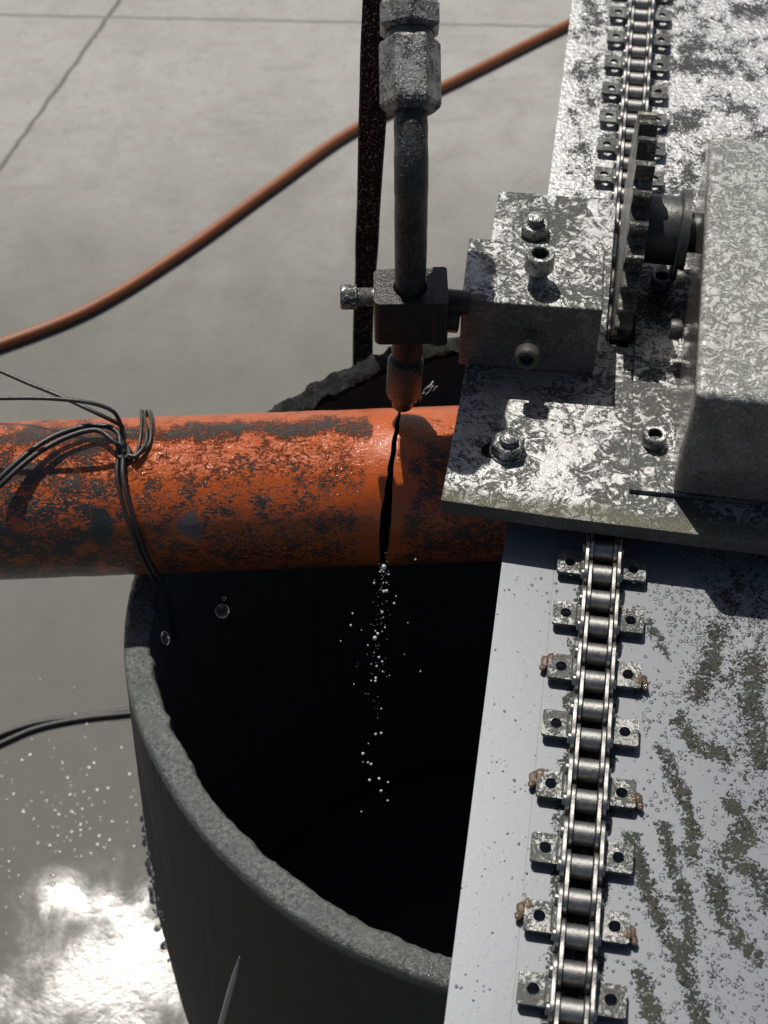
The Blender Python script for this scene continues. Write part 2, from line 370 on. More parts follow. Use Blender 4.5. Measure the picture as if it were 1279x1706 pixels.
def tube(mb, pts, r, n=12, sub=6, rx=None, wob=0.0):
    path = smoothpath(pts, sub) if sub > 1 else [Vector(p) for p in pts]
    k0 = len(mb.v); prevx = None; m = len(path)
    for i, c in enumerate(path):
        t = (path[min(i + 1, m - 1)] - path[max(i - 1, 0)]).normalized()
        if prevx is None: _, x, y = frame(t)
        else: x = (prevx - t * prevx.dot(t)).normalized(); y = t.cross(x)
        prevx = x; y = t.cross(x)
        rr = (r(i / (m - 1)) if callable(r) else r) * (1 + wob * (noise.noise(c * .13) if wob else 0))
        for k in range(n):
            a = 2 * math.pi * k / n
            mb.v.append(tuple(c + x * (rr * (rx or 1) * math.cos(a)) + y * (rr * math.sin(a))))
    for i in range(m - 1):
        for k in range(n):
            j = (k + 1) % n; a = k0 + i * n
            mb.f.append((a + k, a + j, a + n + j, a + n + k))
    mb.f.append(tuple(k0 + k for k in range(n))[::-1]); mb.f.append(tuple(k0 + (m - 1) * n + k for k in range(n)))
    return mb
def extrude(mb, loops, fn, z0, z1):
    """loops of (a,b); the first is the outline, the others holes; fn maps (a,b,z) to space"""
    tris = tessellate_polygon([[Vector((a, b, 0)) for a, b in lp] for lp in loops])
    flat = [q for lp in loops for q in lp]; n = len(flat); k = len(mb.v)
    mb.v += [tuple(fn(a, b, z1)) for a, b in flat] + [tuple(fn(a, b, z0)) for a, b in flat]
    for t in tris: mb.f.append(tuple(k + i for i in t)); mb.f.append(tuple(k + n + i for i in t[::-1]))
    s = 0
    for lp in loops:
        L = len(lp)
        for i in range(L):
            a, b = s + i, s + (i + 1) % L; mb.f.append((k + a, k + b, k + n + b, k + n + a))
        s += L
    return mb
def arc(cx, cy, r, a0, a1, n=8): return [(cx + r * math.cos(R(a0 + (a1 - a0) * i / n)), cy + r * math.sin(R(a0 + (a1 - a0) * i / n))) for i in range(n + 1)]
def rrect(a0, a1, b0, b1, r, n=4):
    return arc(a1 - r, b1 - r, r, 0, 90, n) + arc(a0 + r, b1 - r, r, 90, 180, n) + arc(a0 + r, b0 + r, r, 180, 270, n) + arc(a1 - r, b0 + r, r, 270, 360, n)
def circ(cx, cy, r, n=20): return [(cx + r * math.cos(2 * math.pi * i / n), cy + r * math.sin(2 * math.pi * i / n)) for i in range(n)]
def set_attr(o, name, vals):
    at = o.data.attributes.new(name, 'FLOAT', 'POINT'); at.data.foreach_set("value", vals)
def sst(x, lo, hi):
    t = max(0.0, min(1.0, (x - lo) / (hi - lo))); return t * t * (3 - 2 * t)
def segd(p, q, r_):
    px, py = p; ax, ay = q; bx, by = r_; dx, dy = bx - ax, by - ay
    t = max(0, min(1, ((px - ax) * dx + (py - ay) * dy) / (dx * dx + dy * dy))); return math.hypot(px - ax - t * dx, py - ay - t * dy)

# ------------------------------------------------------------------ ground
GZ = -600.0
g = MB(); n_ = 24
xs = [-60000, -8000, -2000] + [-1200 + 200 * i for i in range(14)] + [2500, 8000, 60000]
for y in [-60000, -8000, -1000] + [0 + 200 * i for i in range(14)] + [4000, 9000, 60000]:
    for x in xs: g.v.append((x, y, GZ))
nx = len(xs)
for j in range(len(g.v) // nx - 1):
    for i in range(nx - 1): g.f.append((j * nx + i, j * nx + i + 1, (j + 1) * nx + i + 1, (j + 1) * nx + i))
me = bpy.data.meshes.new("ground"); me.from_pydata([tuple(c * S for c in v) for v in g.v], [], g.f); me.materials.append(M['ground'])
go = bpy.data.objects.new("ground", me); col.objects.link(go)
tag(go, "grey concrete yard slab with sawn joints, wet in front", "ground", kind='structure')

wd = MB()
for k in range(330):
    x = random.gauss(-255, 70); y = random.gauss(500, 75); r = random.choice([.8, 1.0, 1.3, 1.3, 1.7, 2.2])
    if math.hypot(x - 65, y - 377) < 192 or x > -110 or math.hypot(x + 208, y - 402) < 95: continue
    z = GZ - .05
    lathe(wd, (x, y, z), (0, 0, 1), [(0, 0), (0, r), (r * .09, r * .86), (r * .17, r * .58), (r * .215, r * .28), (r * .23, 0)], 12)
tag(wd.build("splashed_drops", M['wetdome'], smooth=True, sharp=80), "glinting drops and bubbles splashed over the wet concrete", "water drops", kind='stuff')

# ------------------------------------------------------------------ barrel
BX, BY, RZ = 65.0, 377.0, -76.0
RT = [(-180, 187), (-164, 186), (-158, 183), (-147, 182), (-134, 180.3), (-123, 181.5), (-113, 181.6), (-104, 184), (-90, 185), (-45, 184), (0, 184), (60, 185), (97, 185.3), (109, 184), (117, 181), (125, 177.5), (136, 181), (160, 186), (180, 187)]
def rad_at(d):
    for (a, r0), (b, r1) in zip(RT, RT[1:]):
        if a <= d <= b: t = (d - a) / (b - a); return r0 + (r1 - r0) * t
    return 185
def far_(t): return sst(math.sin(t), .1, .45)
b_ = MB(); NA = 900; rim = []; far = []
prof = [('o', -600), ('o', -420), ('o', -300), ('o', -200), ('o', -140), ('o', -100), ('o', -84), ('o', -78.5), ('r', .06), ('r', .18), ('r', .34), ('r', .5), ('r', .66), ('r', .82), ('r', .95), ('i', -80), ('i', -88), ('i', -110), ('i', -160), ('i', -300), ('i', -590)]
smr = [sum(rad_at(((i + k) * 360 / NA + 180) % 360 - 180) for k in range(-18, 19)) / 37 for i in range(NA)]
for kind, q in prof:
    for i in range(NA):
        t = 2 * math.pi * i / NA; d = Vector((math.cos(t), math.sin(t), 0)); ro = smr[i]
        pn = Vector((math.cos(t) * ro, math.sin(t) * ro, 0))
        lump = -1.6 + noise.noise(pn * .045) * 1.6 + max(0, noise.noise(pn * .11 + Vector((5, 1, 3)))) * 3.0 + noise.noise(pn * .3) * .7
        ri = ro - 14.8 - lump
        top = RZ + noise.noise(pn * .05 + Vector((9, 9, 0))) * 1.0
        if kind == 'o': rr, z = ro + .08 * min(260, max(0, -78 - q)) + noise.noise(pn * .3 + Vector((0, 0, q * .05))) * .25, q
        elif kind == 'r':
            rr = ro + (ri - ro) * q; rr += far_(t) * noise.noise(pn * .16 + Vector((0, 0, q * 3))) * 1.8; z = top + far_(t) * (noise.noise(pn * .12 + Vector((0, 0, q * 2))) * 3.0 + noise.noise(pn * .45 + Vector((0, 0, q * 3))) * 1.6) - 1.1 * abs(2 * q - 1) ** 4 + noise.noise(Vector((pn.x * .35, pn.y * .35, q * 6))) * .6 + noise.noise(Vector((pn.x * .8, pn.y * .8, q * 12))) * .4
        else: rr, z = ri + .08 * min(260, max(0, -84 - q)), q
        b_.v.append((BX + d.x * rr, BY + d.y * rr, z))
        rim.append(1.0 if kind == 'r' or (kind == 'o' and q > -80) or (kind == 'i' and q > -84) else 0.0); far.append(sst(math.sin(t), .1, .45))
for j in range(len(prof) - 1):
    for i in range(NA):
        k = (i + 1) % NA; b_.f.append((j * NA + i, j * NA + k, (j + 1) * NA + k, (j + 1) * NA + i))
barrel = thing("barrel", (BX, BY, GZ), "big black open barrel with a thick sandy grey rim under the orange pipe", "barrel")
bw = b_.build("wall", [M['barrel'], M['barrel_in']], barrel, smooth=True, sharp=70)
set_attr(bw, "rim", rim); set_attr(bw, "far", far)
for p in bw.data.polygons:
    if p.vertices[0] // NA >= 15: p.material_index = 1
fl = MB(); lathe(fl, (BX, BY, -585), (0, 0, 1), [(0, 0), (0, 186), (4, 186), (4, 0)], 64); fl.build("bottom", M['barrel_in'], barrel)
# water beads clinging to the wet left flank of the barrel
wb = MB()
for k in range(90):
    t = R(random.uniform(178, 200)); z = random.uniform(-330, -215); r = random.choice([.9, 1.2, 1.7, 2.3]); rr = rad_at(((math.degrees(t) + 180) % 360) - 180) + r * .25 + .08 * (-78 - z)
    lathe(wb, (BX + math.cos(t) * rr, BY + math.sin(t) * rr, z - r), (0, 0, 1), [(0, 0), (r * .3, r * .75), (r * .9, r), (r * 1.5, r * .8), (r * 1.9, r * .3), (r * 2, 0)], 10)
tag(wb.build("water_beads", M['bead'], smooth=True, sharp=180), "glinting water beads clinging to the barrel's left flank", "water beads", kind='stuff')

# ------------------------------------------------------------------ rail plate
STREAKS = [[(17.8, -91.6), (27.0, -118.5), (36.9, -133.7), (42.6, -154.2)], [(28.5, -84.6), (32.0, -98.5), (38.3, -118.6), (38.5, -129.5)],
 [(53.5, -71.5), (59.1, -85.4), (49.2, -93.4), (60.7, -97.9), (65.3, -107.7)], [(27.6, -53.9), (33.9, -68.5), (39.2, -83.9), (38.7, -95.9)],
 [(23.1, -142.2), (28.2, -156.4)], [(21.2, 3.4), (27.3, -10.4)], [(47.0, 0.3), (44.6, -15.4), (39.2, -27.9)], [(33.3, -40.3), (38.8, -49.6), (50.8, -53.7)],
 [(62.6, -9.6), (61.4, -31.1), (62.9, -54.0)], [(27.6, -53.4), (31.1, -61.7)], [(47.0, -103.8), (51.1, -118.6)], [(55.2, -122.3), (61.2, -129.9)]]
WID = [2.6, 2.2, 3.2, 2.4, 2.6, 1.6, 3.2, 3.2, 3.0, 1.8, 3.2, 3.0]
PT = 2.4
a0, a1, b0, b1, st = -40.5, 150.0, -230.0, 520.0, 1.5
na = int((a1 - a0) / st); nb = int((b1 - b0) / st)
pv = MB(); mud = []; beads = []; wave_glint = []; across = []
for j in range(nb + 1):
    b = b0 + (b1 - b0) * j / nb
    for i in range(na + 1):
        a = a0 + (a1 - a0) * i / na
        pv.v.append(tuple(mp(a, b, 0)))
        v = Vector((a, b, 0))
        if b < 120:
            m = .02
            if a > 10:
                for s_, wd in zip(STREAKS, WID):
                    dd = min(segd((a, b), p, q) for p, q in zip(s_, s_[1:])) + noise.noise(v * .22) * 1.6
                    m = max(m, .54 * (1 - sst(dd, wd * .35, wd * 2.5)))
                m = max(m, .28 * sst(a, 22, 50) * (0.40 + .6 * sst(b + noise.noise(v * .05) * 30, -70, 10)) + .16 * sst(a, 25, 60) * sst(noise.noise(Vector((a * .09 - b * .012, b * .022 + a * .012, 3))), .0, .35))
            m = max(m, .5 * (1 - sst(abs(a) + noise.noise(v * .15) * 3, 8, 11.5)))  # wet grime round the chain, with the chain's shade painted in
            bd = .35 + .55 * sst(a + noise.noise(v * .04) * 16, 4, 24); bd += .5 * sst(a, 18, 40) * sst(b, -60, -5); bd *= .55 + .45 * sst(noise.noise(v * .06 + Vector((2, 2, 2))), -.3, .2)
            if a < -8: bd = .42 * sst(noise.noise(v * .045 + Vector((7, 0, 0))), -.15, .35) + .10
            wv = .03 + .12 * sst(a, 25, 60) * sst(b, -60, 10)
        else:
            m = .31 + .40 * noise.noise(v * .05) + .28 * noise.noise(Vector((a * .16 + b * .05, b * .11 - a * .04, 5)))
            m -= .3 * (1 - sst(a, -40, -30))
            m = max(m, .7 * (1 - sst(abs(a) + noise.noise(v * .15) * 2, 7, 10)))  # grime and painted shade continue along the upper chain
            bd = .6; wv = .8
        mud.append(m); beads.append(bd); wave_glint.append(wv); across.append(a)
W_ = na + 1
for j in range(nb):
    for i in range(na): pv.f.append((j * W_ + i, j * W_ + i + 1, (j + 1) * W_ + i + 1, (j + 1) * W_ + i))
loop = [i for i in range(W_)] + [j * W_ + na for j in range(1, nb + 1)] + [nb * W_ + i for i in range(na - 1, -1, -1)] + [j * W_ for j in range(nb - 1, 0, -1)]
k0 = len(pv.v)
for i in loop: x, y, z = pv.v[i]; pv.v.append((x, y, -PT)); mud.append(.3); beads.append(0); wave_glint.append(0); across.append(99)
for k in range(len(loop)):
    k2 = (k + 1) % len(loop); pv.f.append((loop[k], loop[k2], k0 + k2, k0 + k))
pv.f.append(tuple(k0 + k for k in range(len(loop))))
plate = pv.build("rail_plate", M['plate'])
set_attr(plate, "mud", mud); set_attr(plate, "beads", beads); set_attr(plate, "wave_glint", wave_glint); set_attr(plate, "across", across)
tag(plate, "long flat wet steel plate that carries the roller chain", "steel plate")

# ------------------------------------------------------------------ roller chain
chain = thing("roller_chain", mp(0, -200, 0), "steel roller chain with drilled side tabs lying along the wet plate", "chain", rotz=-YAW)
ZC = 6.2
def link_plate(mb, a, half_t, bc, r_end, waist):
    pts = []
    for sgn in (1, -1):
        c = sgn * 6.35
        pts += [(c + r_end * math.sin(R(t)) * 1.0, r_end * math.cos(R(t))) for t in (range(-50, 231, 20) if False else [])]
    # figure-eight outline in (b,z)
    out = []
    for i in range(13):
        t = R(-120 + 240 * i / 12); out.append((6.35 + r_end * math.cos(t), r_end * math.sin(t)))
    out.append((0, waist))
    for i in range(13):
        t = R(60 + 240 * i / 12); out.append((-6.35 + r_end * math.cos(t), r_end * math.sin(t)))
    out.append((0, -waist))
    n = len(out); k = len(mb.v)
    for s_ in (-half_t, half_t): mb.v += [tuple(mp(a + s_, bc + p, ZC + q)) for p, q in out]
    mb.f.append(tuple(k + i for i in range(n))); mb.f.append(tuple(k + n + i for i in range(n))[::-1])
    for i in range(n):
        j = (i + 1) % n; mb.f.append((k + i, k + j, k + n + j, k + n + i))
def blob(mb, c, r, seed):
    rows, cols = 7, 12; k = len(mb.v)
    for i in range(rows + 1):
        ph = math.pi * i / rows
        for j in range(cols):
            t = 2 * math.pi * j / cols; d = Vector((math.sin(ph) * math.cos(t), math.sin(ph) * math.sin(t), math.cos(ph)))
            q = 1 + .35 * noise.noise(d * 1.6 + Vector((seed, 0, 0)))
            mb.v.append(tuple(Vector(c) + Vector((d.x * r[0], d.y * r[1], d.z * r[2])) * q))
    for i in range(rows):
        for j in range(cols):
            j2 = (j + 1) % cols; mb.f.append((k + i * cols + j, k + i * cols + j2, k + (i + 1) * cols + j2, k + (i + 1) * cols + j))
# prototype outer link at b = 0
m1 = MB()
for sg in (-1, 1): link_plate(m1, sg * 6.5, .75, 0, 5.6, 4.7)
ol = m1.build("outer_link", M['chain'], chain, smooth=True, sharp=35, bevel=.22)
pn = MB()
for bb in (-6.35, 6.35): lathe(pn, mp(-8.3, bb, ZC), V, [(0, 0), (0, 1.9), (.3, 2.2), (16.3, 2.2), (16.6, 1.9), (16.6, 0)], 16)
ol_pin = pn.build("pin", M['pin'], ol, smooth=True)
tabs0 = []
for sg in (-1, 1):
    t_ = MB(); lo, hi = (7.0, 18.0) if sg > 0 else (-18.0, -7.0)
    extrude(t_, [rrect(lo, hi, -5.6, 5.6, 1.2), circ(sg * 12.8, 0, 2.1)], mp, 2.9, 4.7)
    tabs0.append(t_.build("tab", M['tab'], ol, bevel=.25))
    # the folded knee between side plate and tab
    kn = MB(); lathe(kn, mp(sg * 7.4, -5.0, 4.0), U, [(0, 0), (0, 1.7), (10, 1.7), (10, 0)], 14); tabs0.append(kn.build("tab_knee", M['tab'], ol, smooth=True))
m2 = MB()
for sg in (-1, 1): link_plate(m2, sg * 4.75, .75, 12.7, 5.7, 4.8)
il = m2.build("inner_link", M['chain'], chain, smooth=True, sharp=35, bevel=.22)
rl0 = []
for bb in (6.35, 19.05):
    r_ = MB(); lathe(r_, mp(-3.9, bb, ZC), V, [(0, 2.3), (0, 4.0), (.3, 4.3), (7.5, 4.3), (7.8, 4.0), (7.8, 2.3)], 24)
    rl0.append(r_.build("roller", M['roller'], il, smooth=True))
def welds(k, root):
    for sg in (-1, 1):
        mbw = MB(); c = mp(sg * 18.6, 25.4 * k + (2.4 if sg < 0 else -.8), 2.6)
        blob(mbw, c, (2.2, 3.0, .9), k * 3 + sg); blob(mbw, c + V * (-sg * 1.8) + U * (-1.2 * sg) + Vector((0, 0, 1.7)), (1.9, 2.3, .6), k * 5 + sg)
        blob(mbw, c + V * (sg * 1.2) - U * 2.6, (1.3, 1.7, .8), k * 7 + sg)
        wo = mbw.build("weld_bead", M['weld'], root, smooth=True, sharp=180)
        wo.location = -root.location
proto = [ol_pin] + tabs0
for k in range(-8, 19):
    if k == 0: root = ol
    else:
        root = ol.copy(); col.objects.link(root); root.parent = chain; root.location = Vector((0, 25.4 * k * S, 0))
        for c in proto: d = c.copy(); col.objects.link(d); d.parent = root
    if k < 0 and k % 2: welds(k, root)
for k in range(-8, 18):
    if k == 0: continue
    root = il.copy(); col.objects.link(root); root.parent = chain; root.location = Vector((0, 25.4 * k * S, 0))
    for c in rl0: d = c.copy(); col.objects.link(d); d.parent = root

# ------------------------------------------------------------------ carriage
DZ0, DZ = 11.6, 19.4
def mpd(a, b, z): return mp(a, b - 2.3, z + 2.6)
car = thing("carriage", mp(0, 130, DZ0), "spattered steel carriage deck bolted over the chain, with its grey drive cover", "cutting carriage", rotz=-YAW)
outl = [(-67.8, 38.2), (-20, 36.2), (63.8, 34.9), (140, 34.4), (140, 238), (6.2, 239)] + [(6.2, 156)] + arc(2.2, 141.5, 4, 0, -90, 5) + arc(-2.4, 141.5, 4, -90, -180, 5) + [(-6.4, 156), (-6.4, 239.4), (-64.1, 238.3), (-66.2, 125)]
slot = arc(-45.0, 68.0, 4.3, -90, 90, 8) + arc(-50.2, 68.0, 4.3, 90, 270, 8)
d_ = MB(); extrude(d_, [outl, slot], mpd, DZ0, DZ); d_.build("deck", M['deck'], car, bevel=.6)
# clamp block
c_ = MB(); extrude(c_, [[(-69.9, 115.9), (-10.8, 118.3), (-12.0, 156.3), (-71.3, 156.3)]], mpd, DZ + .02, 57.8); c_.build("clamp_block", M['block'], car, bevel=1.0)
# cover flange and cover
s_ = MB(); extrude(s_, [[(7.7, 53.3), (60, 53.9), (60, 194), (26, 194.8), (8.2, 195.2), (5.4, 183)]], mpd, DZ + .02, 21.5); s_.build("flange", M['deck'], car, bevel=.3)
h_ = MB(); bmv = []
HP = [(24.4, 52.5), (140, 52.5), (140, 213), (28.5, 213)]
extrude(h_, [HP], mpd, 21.52, 81.2); h_.build("drive_cover", M['housing'], car, bevel=3.6, smooth=True, sharp=181)
# sprocket, hub, shaft
SB, SZ, SR = 182.0, 51.3, 50.5
sp = MB(); NTE = 23; tp = []
for i in range(NTE):
    for fr, rr in ((0, SR - 8.8), (.16, SR - 8.2), (.27, SR - 5.6), (.36, SR - .9), (.42, SR), (.58, SR), (.64, SR - .9), (.73, SR - 5.6), (.84, SR - 8.2)):
        t = 2 * math.pi * (i + fr) / NTE + .13; tp.append((rr * math.cos(t), rr * math.sin(t)))
def spm(shift):
    return lambda a, b, z: O + V * (z + shift) + U * (SB + a) + Vector((0, 0, SZ + b))
extrude(sp, [tp], spm(0), -4.0, 4.0)
spo = sp.build("sprocket", M['gear'], car, bevel=.5)
hb = MB(); lathe(hb, mp(3.4, SB, SZ), V, [(0, 0), (0, 15), (1.2, 15.4), (16.0, 15.4), (17.2, 14.6), (17.2, 9.0), (30, 9.0), (30, 0)], 40); hb.build("hub", M['dark'], spo, smooth=True, sharp=30)
hb = MB(); lathe(hb, mp(19.5, SB - 3, SZ), V, [(0, 0), (0, 20), (.6, 20.5), (4.0, 20.5), (4.0, 0)], 40); hb.build("bearing_ring", M['dark'], car, smooth=True, sharp=30)
def hexr(af): return af / 2 / math.cos(R(30))
def hex_nut(parent, p, af, h, bolt_r, bolt_h, rot=0.0, washer=0.0):
    if washer:
        w_ = MB(); lathe(w_, p, (0, 0, 1), [(0, 0), (0, washer), (1.0, washer), (1.3, washer - .3), (1.3, 0)], 32); w_.build("washer", M['bolt'], parent, smooth=True, sharp=30)
    q = Vector(p) + Vector((0, 0, 1.32 if washer else 0))
    n1 = MB(); ro = hexr(af)
    lathe(n1, q, (0, 0, 1), [(0, 0), (0, ro * .93), (.6, ro), (h - .9, ro), (h, ro * .88), (h, bolt_r), (h, 0)], 6, rot=rot)
    nut = n1.build("nut", M['bolt'], parent, bevel=.25)
    b1_ = MB(); prof_ = [(h + .01, 0), (h + .01, bolt_r)]
    z = h
    while z < h + bolt_h - 1: prof_ += [(z + .3, bolt_r), (z + .6, bolt_r * .88)]; z += .7
    prof_ += [(h + bolt_h - .6, bolt_r), (h + bolt_h, bolt_r * .72), (h + bolt_h + .25, 0)]
    lathe(b1_, q, (0, 0, 1), prof_, 24); b1_.build("bolt_end", M['bolt'], nut, smooth=True, sharp=45)
def cap_screw(parent, p, axis, r, hh, shank_r, shank, name="cap_screw", mat='bolt'):
    """socket head screw; p = where the shank leaves the surface, the head sits 'shank' above it"""
    s1 = MB(); prof_ = [(0, 0), (0, shank_r)]; z = 0.0
    while z < shank - .4: prof_ += [(z + .35, shank_r), (z + .6, shank_r * .87)]; z += .8
    prof_ += [(shank, shank_r), (shank, r * .97), (shank + .3, r), (shank + hh - .7, r), (shank + hh, r * .9), (shank + hh, r * .62)]
    lathe(s1, p, axis, prof_, 36)
    s = s1.build(name, M[mat], parent, smooth=True, sharp=35)
    s2 = MB(); e = Vector(p) + Vector(axis).normalized() * (shank + hh)
    lathe(s2, e, axis, [(.0, r * .64), (-.25, hexr(r * 1.0)), (-hh * .6, hexr(r * 1.0)), (-hh * .6, 0)], 6)
    s2.build("hex_socket", M['dark'], s)
hex_nut(car, mpd(-43.6, 68.2, DZ + .02), 12.6, 5.4, 4.0, 3.4, R(12), 7.6)
hex_nut(car, mpd(-44.2, 209.0, DZ + .02), 12.6, 6.0, 4.0, 4.6, R(20))
cap_screw(car, mpd(-39.3, 132.1, 57.8), (0, 0, 1), 6.2, 8.2, 4.0, 7.5)
cap_screw(car, mpd(-39.9, 117.0, 40.5), -U + Vector((0, 0, .05)), 5.3, 5.5, 3.3, 11.0, mat='shaded')
cap_screw(car, mpd(16.4, 80.0, 21.52), (0, 0, 1), 5.0, 5.0, 3.2, .8)
cap_screw(car, mpd(16.4, 178.0, 21.52), (0, 0, 1), 5.0, 5.0, 3.2, .8)
cap_screw(car, mpd(24.6, 158, 44), -V, 4.4, 3.6, 3.0, .6, mat='shaded')
cap_screw(car, mpd(24.6, 132, 38), -V, 4.4, 4.6, 3.0, .6, mat='shaded')

# ------------------------------------------------------------------ cutting lance held by the clamp
lance = thing("cutting_lance", (8.9, 435.6, .5), "black bent cutting lance with two hex fittings pointing down at the orange pipe", "cutting lance")
LX, LY = 12.0, 436.4; lam = R(54); RB = 25.0; z1 = 118.0
axd = Vector((0, math.sin(lam), math.cos(lam)))
pts = [Vector((10.9, 436.2, 34)), Vector((11.3, 436.3, 46)), Vector((LX, LY, 80)), Vector((LX, LY, 100)), Vector((LX, LY, z1))]
for i in range(1, 9):
    t = lam * i / 8; pts.append(Vector((LX, LY + RB * (1 - math.cos(t)), z1 + RB * math.sin(t))))
be = pts[-1]; pts.append(be + axd * 12)
t_ = MB(); tube(t_, pts, 6.5, 28, 3, wob=.05); t_.build("tube", M['tube'], lance, smooth=True)
p0 = be + axd * 9
f1 = MB(); lathe(f1, p0, axd, [(0, 6.4), (0, 9.0), (2.2, 11.4), (3.6, 11.9), (26.5, 11.9), (28.0, 10.8), (28.0, 0)], 6, rot=R(0), xref=(1, 0, 0)); f1.build("hex_fitting", M['fit'], lance, bevel=.3)
f2 = MB(); lathe(f2, p0 + axd * 27.6, axd, [(0, 9.0), (3.2, 9.0)], 28); f2.build("thread_neck", M['dark'], lance, smooth=True)
f3 = MB(); lathe(f3, p0 + axd * 31, axd, [(0, 8), (0, 11.0), (1.6, 13.0), (9, 13.0), (11.5, 11.2), (11.5, 0)], 6, rot=R(30), xref=(1, 0, 0)); f3.build("hex_nut", M['fit'], lance, bevel=.3)
f4 = MB(); lathe(f4, p0 + axd * 42.2, axd, [(0, 9.5), (2, 10.8), (6, 11.0), (7, 9.8), (10, 9.8), (12, 11.2), (28, 11.2), (32, 9), (60, 9), (60, 0)], 32); f4.build("swivel", M['tube'], lance, smooth=True, sharp=35)
na_ = Vector((8.9, 435.8, .8)); nb_ = Vector((11.2, 436.3, 47)); nd = (nb_ - na_).normalized()
n1 = MB(); lathe(n1, na_, nd, [(0, 0), (0, 3.6), (.4, 4.8), (6.0, 5.0), (7.0, 6.2), (8.0, 7.6), (9, 7.9), (27.5, 7.9), (29.0, 7.0), (29.4, 5.6)], 36); n1.build("nozzle", M['noz'], lance, smooth=True, sharp=35)
n2 = MB(); lathe(n2, na_ + nd * 29.3, nd, [(0, 5.4), (.7, 6.2), (1.4, 5.4), (2.1, 6.2), (2.8, 5.4), (3.4, 5.2), (3.5, 6.3), (5.0, 6.6), (18, 6.6)], 32); n2.build("collar", M['clamp'], lance, smooth=True, sharp=35)

# nozzle clamp on its rod
nc = thing("lance_clamp", (12, 436, 46), "dark split clamp gripping the lance, with a bolt on its left", "clamp")
hole = circ(LX, LY, 7.0, 28)
k_ = MB(); extrude(k_, [rrect(-3.2, 27.0, 426.0, 447.5, 3.0, 5), hole], lambda a, b, z: Vector((a, b, z)), 48.5, 71.5); k_.build("body", M['clamp'], nc, bevel=1.2)
k_ = MB(); extrude(k_, [rrect(20.8, 27.5, 425.5, 448.0, 1.6, 4)], lambda a, b, z: Vector((a, b, z)), 48.1, 71.9); k_.build("jaw", M['clamp'], nc, bevel=1.2)
k_ = MB(); lathe(k_, (27.0, 439.5, 60), V, [(0, 0), (0, 5.6), (10, 5.6), (10, 0)], 28); k_.build("rod", M['clamp'], nc, smooth=True, sharp=40)
k_ = MB(); lathe(k_, (27.3, 437.0, 55), V, [(0, 0), (0, 7.4), (5, 7.4), (5.6, 6.6), (5.6, 0)], 28); k_.build("spacer", M['clamp'], nc, smooth=True, sharp=40)
cap_screw(nc, (-3.0, 435.5, 67.0), (-1, 0, 0), 5.2, 6.8, 3.9, 7.2, "clamp_bolt", 'bolt')

# black rubber strap hanging behind the lance
sb_ = MB(); sp_pts = [Vector((2.0, 548, 172)), Vector((1.2, 548, 150.5)), Vector((-.3, 548, 133.9)), Vector((-1.7, 552.5, 101.6)), Vector((-3.2, 557, 66.5)), Vector((-5.4, 562.4, 20.2)), Vector((-8.1, 568.2, -36.1)), Vector((-11.2, 575, -110.1)), Vector((-14, 583, -300)), Vector((-20, 640, -560)), Vector((-40, 700, -596))]
pth = smoothpath(sp_pts, 8); k = 0; sec = 8
for i, c in enumerate(pth):
    t = (pth[min(i + 1, len(pth) - 1)] - pth[max(i - 1, 0)]).normalized(); x = Vector((1, 0, 0)); x = (x - t * x.dot(t)).normalized(); y = t.cross(x)
    hw = (5.6 + .9 * sst(c.z, -80, 90)) + .5 * noise.noise(c * .03)
    for px, py in ((-hw, -.9), (-hw + .9, -1.7), (hw - .9, -1.7), (hw, -.9), (hw, .9), (hw - .9, 1.7), (-hw + .9, 1.7), (-hw, .9)): sb_.v.append(tuple(c + x * px + y * py))
for i in range(len(pth) - 1):
    for q in range(sec): r2 = (q + 1) % sec; sb_.f.append((i * sec + q, i * sec + r2, (i + 1) * sec + r2, (i + 1) * sec + q))
tag(sb_.build("rubber_strap", M['strap'], smooth=True, sharp=30), "flat black rubber strap hanging behind the lance, flecked with spray", "strap")

# ------------------------------------------------------------------ orange pipe with its cut
PR, PZ = 36.6, -39.6
def pax(x): return 421.55 + .0315 * x
pdir = Vector((1, .0315, 0)).normalized(); pside = Vector((-.0315, 1, 0)).normalized()
def ps(x, th, r=PR):                       # th in degrees from the top towards the front
    return Vector((x, pax(x), PZ)) + (-pside) * (r * math.sin(R(th))) + Vector((0, 0, r * math.cos(R(th))))
KERF = [(-60, 8.6, 0), (-36, 8.5, 0), (-31.7, 8.4, .35), (-25, 8.0, .75), (-7.9, 6.5, .95), (11.2, 4.5, 1.15), (29, 2.5, 1.3), (43.5, 1.3, 1.7), (60.5, -.2, 2.5), (77.6, -1.1, 2.3), (102.2, -1.8, 1.5), (140, -2, .8), (170, -2, 0), (180, -2, 0)]
def kf(th):
    if th <= KERF[0][0]: return KERF[0][1], 0
    for p, q in zip(KERF, KERF[1:]):
        if p[0] <= th <= q[0]: t = (th - p[0]) / (q[0] - p[0]); t = t * t * (3 - 2 * t); return p[1] + (q[1] - p[1]) * t, p[2] + (q[2] - p[2]) * t
    return KERF[-1][1], 0
pipe = thing("orange_pipe", (0, pax(0), PZ - PR), "orange painted steel pipe smeared with black sand, being cut through", "pipe")
NTH = 216
